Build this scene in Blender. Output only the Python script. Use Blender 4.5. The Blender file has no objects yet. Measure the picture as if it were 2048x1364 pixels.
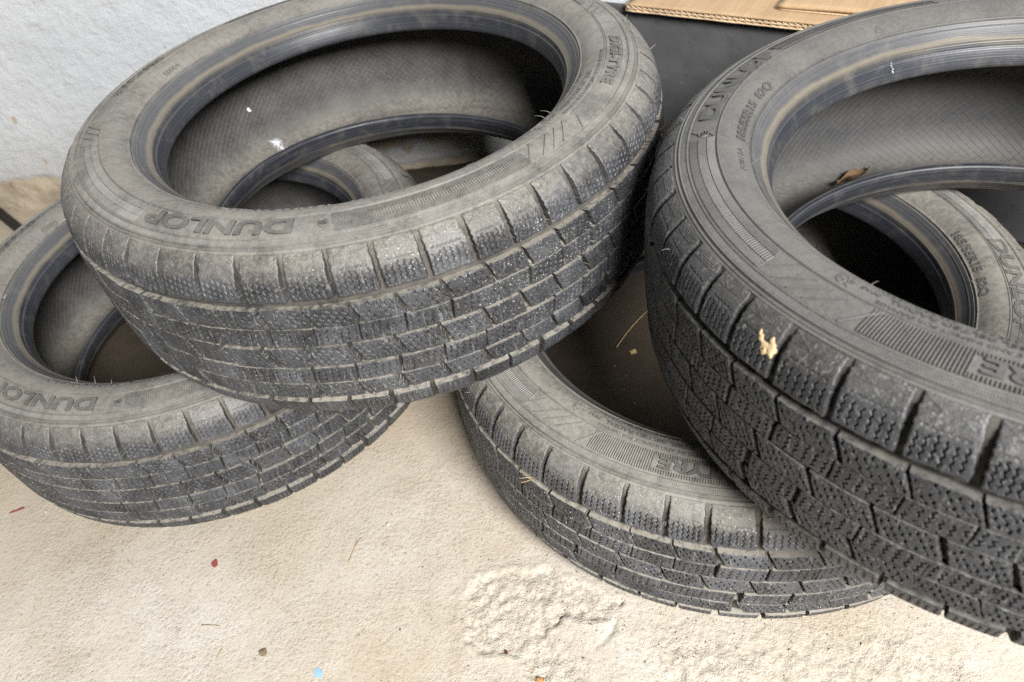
import bpy, math, random
import numpy as np
from mathutils import Matrix, Vector

random.seed(7)
RNG = np.random.default_rng(11)
scene = bpy.context.scene
COL = scene.collection
R = math.radians

# ------------------------------------------------------------------ camera
CAM_ROT = ((0.99232022, 0.08743912, 0.08749270),
           (0.0, 0.70732336, -0.70689013),
           (-0.12369548, 0.70146138, 0.70189128))
CAM_LOC = (0.0, 0.0, 0.6647)
F_PX = 1467.09
cam_data = bpy.data.cameras.new('camera')
cam_data.sensor_width = 36.0
cam_data.lens = F_PX / 2048 * 36.0
cam_data.clip_start = 0.01
cam_data.clip_end = 200.0
cam_data.dof.use_dof = True
cam_data.dof.focus_distance = 0.63
cam_data.dof.aperture_fstop = 7.5
cam = bpy.data.objects.new('camera', cam_data)
COL.objects.link(cam)
m4 = Matrix(CAM_ROT).to_4x4()
m4.translation = Vector(CAM_LOC)
cam.matrix_world = m4
scene.camera = cam

# ------------------------------------------------------------------ light
# an open-fronted shelter: daylight comes in through the wide opening behind and to the
# right of the camera, the roof keeps the open sky off everything
world = bpy.data.worlds.new('World')
scene.world = world
world.use_nodes = True
bg = world.node_tree.nodes['Background']
bg.inputs['Color'].default_value = (0.68, 0.82, 1.0, 1)
bg.inputs['Strength'].default_value = 0.035
door_d = bpy.data.lights.new('doorway_daylight', 'AREA')
door_d.shape = 'RECTANGLE'
door_d.size = 1.0
door_d.size_y = 0.7
door_d.energy = 196.0
door_d.color = (1.0, 0.99, 0.97)
door = bpy.data.objects.new('doorway_daylight', door_d)
COL.objects.link(door)
door.location = (0.90, -1.38, 1.92)
door.rotation_euler = (Vector(door.location) - Vector((0.0, 0.55, 0.1))).to_track_quat('Z', 'Y').to_euler()
scene.cycles.max_bounces = 4
scene.cycles.use_adaptive_sampling = True
scene.cycles.adaptive_threshold = 0.015
scene.cycles.use_denoising = False
scene.cycles.adaptive_min_samples = 24
scene.cycles.diffuse_bounces = 2
scene.cycles.glossy_bounces = 2
scene.cycles.caustics_reflective = False
scene.view_settings.view_transform = 'Standard'
scene.view_settings.look = 'None'
scene.view_settings.exposure = 0.0
scene.view_settings.gamma = 1.0
scene.view_settings.use_curve_mapping = False

# ------------------------------------------------------------------ helpers
CAMV = np.array(CAM_LOC)
CROT = np.array(CAM_ROT)

def project(P):
    v = (np.asarray(P) - CAMV) @ CROT
    return np.stack([1024 + F_PX * v[..., 0] / -v[..., 2], 682 - F_PX * v[..., 1] / -v[..., 2]], -1)

def pix_dir(x, y):
    d = CROT @ np.array([(x - 1024) / F_PX, -(y - 682) / F_PX, -1.0])
    return d / np.linalg.norm(d)

def on_z(x, y, z=0.0):
    d = pix_dir(x, y)
    return CAMV + d * (z - CAMV[2]) / d[2]

def on_y(x, y, Y):
    d = pix_dir(x, y)
    return CAMV + d * (Y - CAMV[1]) / d[1]

def mesh_np(name, V, F, mat=None, smooth=True):
    """V (n,3), F (m,4) or (m,3) int arrays or list of mixed faces"""
    me = bpy.data.meshes.new(name)
    if isinstance(F, np.ndarray):
        k = F.shape[1]
        me.vertices.add(len(V))
        me.vertices.foreach_set('co', np.ascontiguousarray(V, dtype=np.float32).ravel())
        me.loops.add(F.size)
        me.loops.foreach_set('vertex_index', np.ascontiguousarray(F, dtype=np.int32).ravel())
        me.polygons.add(len(F))
        me.polygons.foreach_set('loop_start', np.arange(0, F.size, k, dtype=np.int32))
        me.update(calc_edges=True)
        me.validate()
    else:
        me.from_pydata([tuple(v) for v in V], [], [tuple(f) for f in F])
        me.update()
    if smooth:
        me.polygons.foreach_set('use_smooth', np.ones(len(me.polygons), dtype=bool))
    if mat:
        me.materials.append(mat)
    return me

def link(name, me, parent=None):
    o = bpy.data.objects.new(name, me)
    COL.objects.link(o)
    if parent is not None:
        o.parent = parent
    return o

def tag(o, label=None, cat=None, group=None, kind=None):
    if label: o['label'] = label
    if cat: o['category'] = cat
    if group: o['group'] = group
    if kind: o['kind'] = kind
    return o

def grid_faces(nu, nv, wrap_u=False):
    iu = np.arange(nu if wrap_u else nu - 1)
    iv = np.arange(nv - 1)
    a, b = np.meshgrid(iu, iv, indexing='ij')
    a2 = (a + 1) % nu
    return np.stack([a * nv + b, a2 * nv + b, a2 * nv + b + 1, a * nv + b + 1], -1).reshape(-1, 4)

_LAT = RNG.random((256, 256))

def vnoise(x, y):
    xi = np.floor(x).astype(int); yi = np.floor(y).astype(int)
    fx = x - xi; fy = y - yi
    fx = fx * fx * (3 - 2 * fx); fy = fy * fy * (3 - 2 * fy)
    g = lambda a, b: _LAT[a & 255, b & 255]
    return (g(xi, yi) * (1 - fx) + g(xi + 1, yi) * fx) * (1 - fy) + (g(xi, yi + 1) * (1 - fx) + g(xi + 1, yi + 1) * fx) * fy - 0.5

def fbm(x, y, oct=4, gain=0.5):
    s = 0; a = 1.0
    for i in range(oct):
        s = s + a * vnoise(x * 2 ** i + 17.3 * i, y * 2 ** i + 9.1 * i)
        a *= gain
    return s

# ------------------------------------------------------------------ material helpers
class Mat:
    def __init__(self, name):
        self.m = bpy.data.materials.new(name)
        self.m.use_nodes = True
        self.nt = self.m.node_tree
        self.n, self.l = self.nt.nodes, self.nt.links
        self.n.clear()
        self.out = self.n.new('ShaderNodeOutputMaterial')
        self.b = self.n.new('ShaderNodeBsdfPrincipled')
        self.l.new(self.b.outputs[0], self.out.inputs[0])
        self.geo = self.n.new('ShaderNodeNewGeometry')
        self.tc = self.n.new('ShaderNodeTexCoord')
    def pos(self): return self.geo.outputs['Position']
    def obj(self): return self.tc.outputs['Object']
    def noise(self, vec, scale, detail=4, rough=0.55, dist=0.0):
        t = self.n.new('ShaderNodeTexNoise')
        t.inputs['Scale'].default_value = scale
        t.inputs['Detail'].default_value = detail
        t.inputs['Roughness'].default_value = rough
        t.inputs['Distortion'].default_value = dist
        self.l.new(vec, t.inputs['Vector'])
        return t.outputs['Fac']
    def voro(self, vec, scale, feature='F1', rnd=1.0):
        t = self.n.new('ShaderNodeTexVoronoi')
        t.feature = feature
        t.inputs['Scale'].default_value = scale
        t.inputs['Randomness'].default_value = rnd
        self.l.new(vec, t.inputs['Vector'])
        return t.outputs['Distance']
    def ramp(self, fac, stops, interp='LINEAR'):
        r = self.n.new('ShaderNodeValToRGB')
        r.color_ramp.interpolation = interp
        e = r.color_ramp.elements
        while len(e) < len(stops): e.new(0.5)
        for el, (p, c) in zip(e, stops):
            el.position = p
            el.color = (c, c, c, 1) if not isinstance(c, tuple) else (*c, 1)
        self.l.new(fac, r.inputs[0])
        return r.outputs[0]
    def math(self, op, a, b=None, c=None, clamp=False):
        k = self.n.new('ShaderNodeMath'); k.operation = op; k.use_clamp = clamp
        for i, v in enumerate((a, b, c)):
            if v is None: continue
            if isinstance(v, (int, float)): k.inputs[i].default_value = v
            else: self.l.new(v, k.inputs[i])
        return k.outputs[0]
    def mix(self, fac, a, b, blend='MIX'):
        k = self.n.new('ShaderNodeMix'); k.data_type = 'RGBA'; k.blend_type = blend
        for i, v in ((0, fac), (6, a), (7, b)):
            if isinstance(v, (int, float)): k.inputs[i].default_value = v
            elif isinstance(v, tuple): k.inputs[i].default_value = (*v, 1)
            else: self.l.new(v, k.inputs[i])
        return k.outputs[2]
    def sep(self, vec):
        s = self.n.new('ShaderNodeSeparateXYZ'); self.l.new(vec, s.inputs[0]); return s.outputs
    def comb(self, x, y, z):
        s = self.n.new('ShaderNodeCombineXYZ')
        for i, v in enumerate((x, y, z)):
            if isinstance(v, (int, float)): s.inputs[i].default_value = v
            else: self.l.new(v, s.inputs[i])
        return s.outputs[0]
    def mapping(self, vec, scale=(1, 1, 1), rot=(0, 0, 0)):
        s = self.n.new('ShaderNodeMapping'); self.l.new(vec, s.inputs[0])
        s.inputs['Scale'].default_value = scale; s.inputs['Rotation'].default_value = rot
        return s.outputs[0]
    def attr(self, name):
        a = self.n.new('ShaderNodeAttribute'); a.attribute_name = name; return a.outputs['Fac']
    def set(self, col=None, rough=None, spec=None, height=None, dist=0.001, strength=1.0):
        for nm, v in (('Base Color', col), ('Roughness', rough), ('Specular IOR Level', spec)):
            if v is None: continue
            if isinstance(v, (int, float)): self.b.inputs[nm].default_value = v
            elif isinstance(v, tuple): self.b.inputs[nm].default_value = (*v, 1)
            else: self.l.new(v, self.b.inputs[nm])
        if height is not None:
            bu = self.n.new('ShaderNodeBump')
            bu.inputs['Distance'].default_value = dist
            bu.inputs['Strength'].default_value = strength
            self.l.new(height, bu.inputs['Height'])
            self.l.new(bu.outputs[0], self.b.inputs['Normal'])
        return self.m

DUST = (0.345, 0.318, 0.272)
DUST2 = (0.25, 0.229, 0.192)

def rubber(name, dark, grey, dust_amt, up_amt, rough=(0.45, 0.75), scuff=True, fleck=0.0, up_lo=0.2, bump=0.0006, up_attr=False, even=0.4):
    """weathered rubber with pale dust lying on its upward faces and in patches"""
    M = Mat(name)
    p = M.pos()
    at = M.n.new('ShaderNodeAttribute'); at.attribute_type = 'OBJECT'; at.attribute_name = 'dust'
    dusty = at.outputs['Fac']
    n1 = M.noise(p, 34, 4, 0.6)
    n2 = M.noise(p, 190, 3, 0.7)
    n3 = M.noise(p, 11, 2, 0.5)
    n4 = M.noise(p, 900, 2, 0.6)
    base = M.mix(M.math('MULTIPLY', M.ramp(n1, [(0.35, 0.0), (0.68, 1.0)]), dusty, clamp=True), dark, grey)
    base = M.mix(M.math('MULTIPLY', M.ramp(n4, [(0.45, 0.0), (0.75, 1.0)]), 0.35), base, grey)
    if up_attr:
        oi = M.n.new('ShaderNodeObjectInfo')
        base = M.mix(M.math('MULTIPLY', oi.outputs['Random'], 0.55), base, tuple(0.35 * c for c in dark))
    up = M.ramp(M.attr('crown_tilt') if up_attr else M.sep(M.geo.outputs['True Normal'])[2], [(up_lo, 0.0), (0.92, 1.0)])
    patch = M.ramp(M.math('ADD', M.math('MULTIPLY', n2, 0.72), M.math('MULTIPLY', n3, 0.34)), [(0.40, 0.0), (0.66, 1.0)])
    d1 = M.math('MULTIPLY', up, M.math('ADD', M.math('MULTIPLY', patch, 1.0 - even), even))
    dm = M.math('ADD', M.math('MULTIPLY', d1, up_amt), M.math('MULTIPLY', patch, dust_amt), clamp=True)
    dm = M.math('MULTIPLY', dm, M.math('ADD', M.math('MULTIPLY', n4, 1.1), 0.45), clamp=True)
    dm = M.math('MULTIPLY', dm, dusty, clamp=True)
    col = M.mix(dm, base, M.mix(n2, DUST, DUST2))
    if scuff:
        s = M.noise(M.mapping(p, (1.0, 1.0, 0.16), (0.5, 0.2, 0.3)), 420, 2, 0.7, 0.6)
        col = M.mix(M.math('MULTIPLY', M.ramp(s, [(0.58, 0.0), (0.70, 1.0)]), 0.32), col, (0.34, 0.335, 0.32))
    if fleck:
        v = M.voro(p, 330)
        k = M.math('MULTIPLY', M.ramp(v, [(0.10, 1.0), (0.17, 0.0)]), M.ramp(n3, [(0.46, 0.0), (0.60, 1.0)]))
        k = M.math('MULTIPLY', k, dusty)
        col = M.mix(M.math('MULTIPLY', k, fleck, clamp=True), col, (0.62, 0.58, 0.52))
    rr = M.math('ADD', M.math('MULTIPLY', n2, rough[1] - rough[0]), rough[0])
    rr = M.math('ADD', rr, M.math('MULTIPLY', dm, 0.25), clamp=True)
    h = M.math('ADD', M.math('MULTIPLY', n2, 0.6), M.math('MULTIPLY', n4, 0.4))
    return M.set(col, rr, 0.45, h, bump, 0.8)

M_SIDE = rubber('sidewall_rubber', (0.060, 0.060, 0.060), (0.155, 0.151, 0.145), 0.22, 0.44, (0.44, 0.68), scuff=False)
M_TREAD = rubber('tread_rubber', (0.018, 0.020, 0.025), (0.086, 0.090, 0.101), 0.07, 0.70, (0.30, 0.56), fleck=0.9, up_lo=0.30, bump=0.0010, up_attr=True)
M_FLANK = rubber('block_flank_rubber', (0.022, 0.022, 0.024), (0.065, 0.063, 0.062), 0.10, 1.25, (0.5, 0.75), scuff=False, up_lo=0.45, even=0.12)
M_GROOVE = rubber('groove_rubber', (0.025, 0.024, 0.023), (0.085, 0.076, 0.065), 0.16, 0.8, (0.7, 0.9), scuff=False, up_lo=0.4)
M_LINER = rubber('liner_rubber', (0.038, 0.038, 0.040), (0.074, 0.072, 0.070), 0.10, 0.62, (0.5, 0.75), scuff=False)

def bead_mat():
    M = Mat('bead_rubber')
    x = M.sep(M.obj())
    r = M.math('SQRT', M.math('ADD', M.math('MULTIPLY', x[0], x[0]), M.math('MULTIPLY', x[1], x[1])))
    p = M.pos()
    wob = M.math('MULTIPLY', M.math('SUBTRACT', M.noise(p, 26, 3), 0.5), 0.004)
    t = M.math('DIVIDE', M.math('SUBTRACT', M.math('ADD', r, wob), 0.195), 0.020, clamp=True)
    band = M.ramp(t, [(0.0, (0.016, 0.018, 0.025)), (0.26, (0.024, 0.027, 0.037)), (0.37, (0.10, 0.086, 0.064)), (0.47, (0.17, 0.145, 0.105)), (0.58, (0.066, 0.067, 0.073)), (0.85, (0.072, 0.073, 0.079)), (0.97, (0.13, 0.125, 0.12))])
    lines = M.noise(M.comb(M.math('MULTIPLY', r, 900.0), M.math('MULTIPLY', x[2], 700.0), 0.0), 1.0, 3, 0.6)
    col = M.mix(M.ramp(lines, [(0.40, 0.0), (0.72, 0.40)]), band, (0.14, 0.14, 0.14))
    n = M.noise(p, 60, 5, 0.65)
    col = M.mix(M.ramp(n, [(0.5, 0.0), (0.8, 0.25)]), col, DUST2)
    return M.set(col, M.math('ADD', M.math('MULTIPLY', n, 0.3), 0.28), 0.5, M.math('ADD', M.math('MULTIPLY', lines, 0.7), M.math('MULTIPLY', M.noise(p, 500, 3), 0.3)), 0.0005, 0.6)
M_BEAD = bead_mat()

# ------------------------------------------------------------------ ground
def poly_sd(px, py, poly):
    """signed distance to polygon, negative inside"""
    d = np.full(px.shape, 1e9); ins = np.zeros(px.shape, bool)
    for (ax, ay), (bx, by) in zip(poly, poly[1:] + poly[:1]):
        vx, vy = bx - ax, by - ay
        t = np.clip(((px - ax) * vx + (py - ay) * vy) / (vx * vx + vy * vy + 1e-12), 0, 1)
        d = np.minimum(d, np.hypot(px - ax - t * vx, py - ay - t * vy))
        c = ((ay > py) != (by > py))
        with np.errstate(divide='ignore', invalid='ignore'):
            ins ^= c & (px < (bx - ax) * (py - ay) / (by - ay) + ax)
    return np.where(ins, -d, d)

def gpoly(pts): return [tuple(on_z(x, y)[:2]) for x, y in pts]
SPALL = gpoly([(918, 1195), (945, 1160), (1000, 1152), (1060, 1132), (1120, 1150), (1200, 1180), (1245, 1205), (1222, 1232), (1150, 1238), (1092, 1262), (1120, 1300), (1165, 1350), (1150, 1420), (1050, 1420), (1052, 1316), (1000, 1300), (945, 1302), (930, 1272), (938, 1250), (912, 1228)])
ROUGH = gpoly([(1300, 1262), (1420, 1262), (1600, 1290), (1800, 1290), (2100, 1400), (2100, 1600), (1280, 1600), (1265, 1380)])
RIDGE = gpoly([(1242, 1200), (1238, 1240), (1222, 1270), (1196, 1292), (1212, 1268), (1228, 1235)])

def ground_height(X, Y):
    wob = 0.013 * fbm(X * 70, Y * 70, 4, 0.65)
    s1 = poly_sd(X + wob, Y + 0.010 * fbm(Y * 60 + 40, X * 60, 3), SPALL)
    s2 = poly_sd(X + 2 * wob, Y - 2 * wob, ROUGH)
    s3 = poly_sd(X + 0.6 * wob, Y + 0.6 * wob, RIDGE)
    k1 = np.clip(-s1 / 0.0035 + 0.3, 0, 1)
    k2 = np.clip(-s2 / 0.05 + 0.4 + 0.9 * fbm(X * 12, Y * 12, 3), 0, 1)
    k3 = np.clip(-s3 / 0.004 + 0.4, 0, 1)
    rough = fbm(X * 140, Y * 140, 3, 0.8)
    z = 0.0012 * fbm(X * 7, Y * 7, 3) + 0.00022 * fbm(X * 60, Y * 60, 3, 0.6)
    z = z - k1 * (0.0022 - 0.0031 * rough)
    z = z - k2 * (0.0003 - 0.0022 * rough)
    z = z - 0.0034 * k3
    # a thin raised lip round the spalled patch
    z = z + 0.0011 * np.exp(-((s1 - 0.0025) / 0.0028) ** 2)
    return z, np.clip(k1 + 0.7 * k2, 0, 1)

def build_ground():
    # one sheet: fine near the lens, coarse out to its far edge
    fx = np.concatenate([np.linspace(-14, -1.3, 14)[:-1], np.arange(-1.3, 1.3, 0.0026), np.linspace(1.3, 14, 14)])
    fy = np.concatenate([np.linspace(-14, 0.06, 16)[:-1], np.arange(0.06, 1.24, 0.0026), np.linspace(1.24, 2.0, 5)])
    X, Y = np.meshgrid(fx, fy, indexing='ij')
    Z, sp = ground_height(X, Y)
    me = mesh_np('ground', np.stack([X, Y, Z - 0.0008], -1).reshape(-1, 3), grid_faces(len(fx), len(fy)))
    a = me.attributes.new('spall', 'FLOAT', 'POINT')
    a.data.foreach_set('value', sp.astype(np.float32).ravel())
    M = Mat('concrete_floor')
    p = M.pos()
    n1 = M.noise(p, 5.5, 5, 0.62)
    n2 = M.noise(p, 40, 4, 0.7)
    n3 = M.noise(p, 240, 3, 0.7)
    col = M.mix(M.ramp(n1, [(0.35, 0.0), (0.65, 1.0)]), (0.46, 0.395, 0.305), (0.565, 0.53, 0.475))
    col = M.mix(M.ramp(n2, [(0.42, 0.0), (0.72, 0.45)]), col, (0.44, 0.365, 0.28))
    agg = M.mix(M.ramp(M.noise(p, 210, 3, 0.75), [(0.38, 0.0), (0.60, 1.0)]), (0.43, 0.37, 0.29), (0.60, 0.555, 0.48))
    col = M.mix(M.math('MULTIPLY', M.attr('spall'), 0.8), col, agg)
    col = M.mix(M.ramp(n3, [(0.32, 0.55), (0.46, 0.0)]), col, (0.27, 0.225, 0.17))
    g = M.noise(p, 1000, 2, 0.7)
    col = M.mix(M.ramp(g, [(0.55, 0.0), (0.72, 0.5)]), col, (0.72, 0.68, 0.60))
    st = M.noise(p, 8, 5, 0.7)
    col = M.mix(M.ramp(st, [(0.54, 0.0), (0.70, 0.38)]), col, (0.36, 0.285, 0.20))
    soil_shade = M.ramp(M.math('ADD', M.sep(p)[1], M.math('MULTIPLY', M.math('SUBTRACT', M.noise(p, 11, 4), 0.5), 0.25)), [(0.36, 0.0), (0.56, 0.70)])  # tan soil towards the back; also paints in shade from the upper tyre
    col = M.mix(soil_shade, col, M.mix(n2, (0.33, 0.265, 0.185), (0.42, 0.345, 0.25)))
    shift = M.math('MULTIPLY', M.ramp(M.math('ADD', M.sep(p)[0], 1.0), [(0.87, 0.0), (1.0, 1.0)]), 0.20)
    dark_brown = M.ramp(M.math('ADD', M.math('ADD', M.sep(p)[1], shift), M.math('MULTIPLY', M.math('SUBTRACT', M.noise(p, 14, 4), 0.5), 0.10)), [(0.585, 0.0), (0.655, 0.97)])  # floor turns dark brown towards the back, starting nearer on the right
    dark_brown = M.math('MULTIPLY', dark_brown, M.ramp(M.math('ADD', M.sep(p)[0], 1.0), [(0.12, 0.0), (0.30, 1.0)]))
    col = M.mix(dark_brown, col, M.mix(n2, (0.024, 0.0175, 0.013), (0.060, 0.045, 0.032)))
    v = M.voro(p, 75)
    col = M.mix(M.math('MULTIPLY', M.ramp(v, [(0.03, 1.0), (0.07, 0.0)]), M.ramp(M.noise(p, 17, 2), [(0.5, 0.0), (0.58, 0.8)])), col, (0.12, 0.10, 0.085))
    h = M.math('ADD', M.math('MULTIPLY', n3, 0.85), M.math('MULTIPLY', M.noise(p, 800, 2, 0.7), 0.30))
    h = M.math('MULTIPLY', h, M.math('ADD', M.math('MULTIPLY', M.attr('spall'), 0.7), M.ramp(M.noise(p, 16, 3, 0.6), [(0.38, 0.55), (0.62, 1.15)])))
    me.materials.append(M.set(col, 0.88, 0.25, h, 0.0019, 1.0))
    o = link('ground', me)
    tag(o, kind='structure')
build_ground()

# ------------------------------------------------------------------ tyre profile
CTRL = [(0.291, 0), (0.2907, 0.022), (0.2897, 0.0437), (0.2868, 0.0602), (0.281, 0.0738), (0.268, 0.0855), (0.250, 0.0918), (0.235, 0.0933), (0.224, 0.0905), (0.2133, 0.083)]
BEADP = [(0.2133, 0.083), (0.2105, 0.0795), (0.2062, 0.0745), (0.2015, 0.0690), (0.1982, 0.0615), (0.1960, 0.0525), (0.1972, 0.0490), (0.2015, 0.0480)]
LINP = [(0.2015, 0.0480), (0.210, 0.0555), (0.222, 0.0680), (0.238, 0.0760), (0.254, 0.0760), (0.267, 0.0665), (0.2745, 0.050), (0.2775, 0.030), (0.2785, 0.0)]

def catmull(P, n):
    P = np.array(P, float)
    Q = np.vstack([2 * P[0] - P[1], P, 2 * P[-1] - P[-2]])
    out = []
    for i in range(1, len(Q) - 2):
        t = np.linspace(0, 1, n, endpoint=False)[:, None]
        p0, p1, p2, p3 = Q[i - 1], Q[i], Q[i + 1], Q[i + 2]
        out.append(0.5 * ((2 * p1) + (-p0 + p2) * t + (2 * p0 - 5 * p1 + 4 * p2 - p3) * t ** 2 + (-p0 + 3 * p1 - 3 * p2 + p3) * t ** 3))
    out.append(P[-1:])
    return np.vstack(out)

# mirrored start so that the crown is level at its centre
_full = catmull([(r, -h) for r, h in CTRL[:0:-1]] + CTRL, 40)
_half = _full[len(_full) // 2:]
_half = _half[_half[:, 1] >= -1e-9]
_arc = np.concatenate([[0], np.cumsum(np.linalg.norm(np.diff(_half, axis=0), axis=1))])
_tan = np.gradient(_half, axis=0)
_tan /= np.linalg.norm(_tan, axis=1, keepdims=True)
V_END = _arc[-1]

def prof(v):
    """signed arc length from the crown centre -> r, h, normal r, normal h"""
    v = np.asarray(v, float)
    s = np.where(v < 0, -1.0, 1.0)
    a = np.abs(v)
    r = np.interp(a, _arc, _half[:, 0]); h = np.interp(a, _arc, _half[:, 1])
    tr = np.interp(a, _arc, _tan[:, 0]); th = np.interp(a, _arc, _tan[:, 1])
    ln = np.hypot(tr, th)
    return r, h * s, th / ln, -tr / ln * s

def v_of_r(r):
    k = _half[:, 1] > 0.05
    return float(np.interp(-r, -_half[k, 0], _arc[k]))

def surf(theta, v, off=0.0):
    r, h, nr, nh = prof(v)
    rr = r + nr * off
    return np.stack([rr * np.cos(theta), rr * np.sin(theta), h + nh * off], -1)

V_SH = v_of_r(0.2685)     # where the shoulder blocks run out on the sidewall

def revolve(P, nt, flip=False):
    P = np.asarray(P)
    th = np.linspace(0, 2 * np.pi, nt, endpoint=False)
    V = np.stack([P[None, :, 0] * np.cos(th)[:, None], P[None, :, 0] * np.sin(th)[:, None], np.broadcast_to(P[None, :, 1], (nt, len(P)))], -1).reshape(-1, 3)
    F = grid_faces(nt, len(P), True)
    return V, (F[:, ::-1] if flip else F)

def bump_line(x, c, w, a):
    return a * np.exp(-((x - c) / w) ** 2)

def side_profile():
    v = np.linspace(V_SH - 0.001, V_END, 260)
    r, h, nr, nh = prof(v)
    off = np.zeros_like(v)
    off += bump_line(r, 0.2672, 0.00045, 0.0009) + bump_line(r, 0.2645, 0.0005, 0.0010)
    off -= bump_line(r, 0.2659, 0.0005, 0.0006)
    off += bump_line(r, 0.2590, 0.0004, 0.0008) - bump_line(r, 0.2580, 0.0006, 0.0007)
    off -= 0.0006 * ((r < 0.2575) & (r > 0.2385))
    off += bump_line(r, 0.2378, 0.0005, 0.0008)
    off += bump_line(r, 0.2155, 0.0006, 0.0005) - bump_line(r, 0.2139, 0.0005, 0.0011)
    return np.stack([r + nr * off, h + nh * off], -1)

PITCH_DEG = [6.35, 6.95, 7.55]
def pitch_sequence():
    seq = [1, 1, 0, 0, 1, 2, 2, 1, 0, 1, 2, 1, 1]
    n, tot, out = 0, 0.0, []
    rnd = random.Random(3)
    while tot < 360 - 3:
        k = seq[n % len(seq)] if rnd.random() < 0.7 else rnd.randrange(3)
        out.append(k); tot += PITCH_DEG[k]; n += 1
    sc = 360.0 / tot
    return out, sc
SEQ, SEQ_SC = pitch_sequence()

# tread rows: v0, v1 (m), angular offset in pitches, slant (rad of pitch), style
ROWS = [('shoulder', 0.0548, V_SH, 0.00, -0.06), ('mid', 0.0304, 0.0476, 0.30, -0.17), ('narrow', 0.0122, 0.0291, 0.27, 0.05),
        ('mid', -0.0100, 0.0098, 0.02, -0.18), ('narrow', -0.0291, -0.0122, 0.87, 0.06), ('mid', -0.0476, -0.0304, 0.83, -0.17), ('shoulder', -V_SH, -0.0548, 0.42, -0.04)]
DEPTH = 0.0062

N_TOP = [0, None]
def tri(x):
    return 2 * np.abs(2 * (x - np.floor(x + 0.5))) - 1

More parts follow.
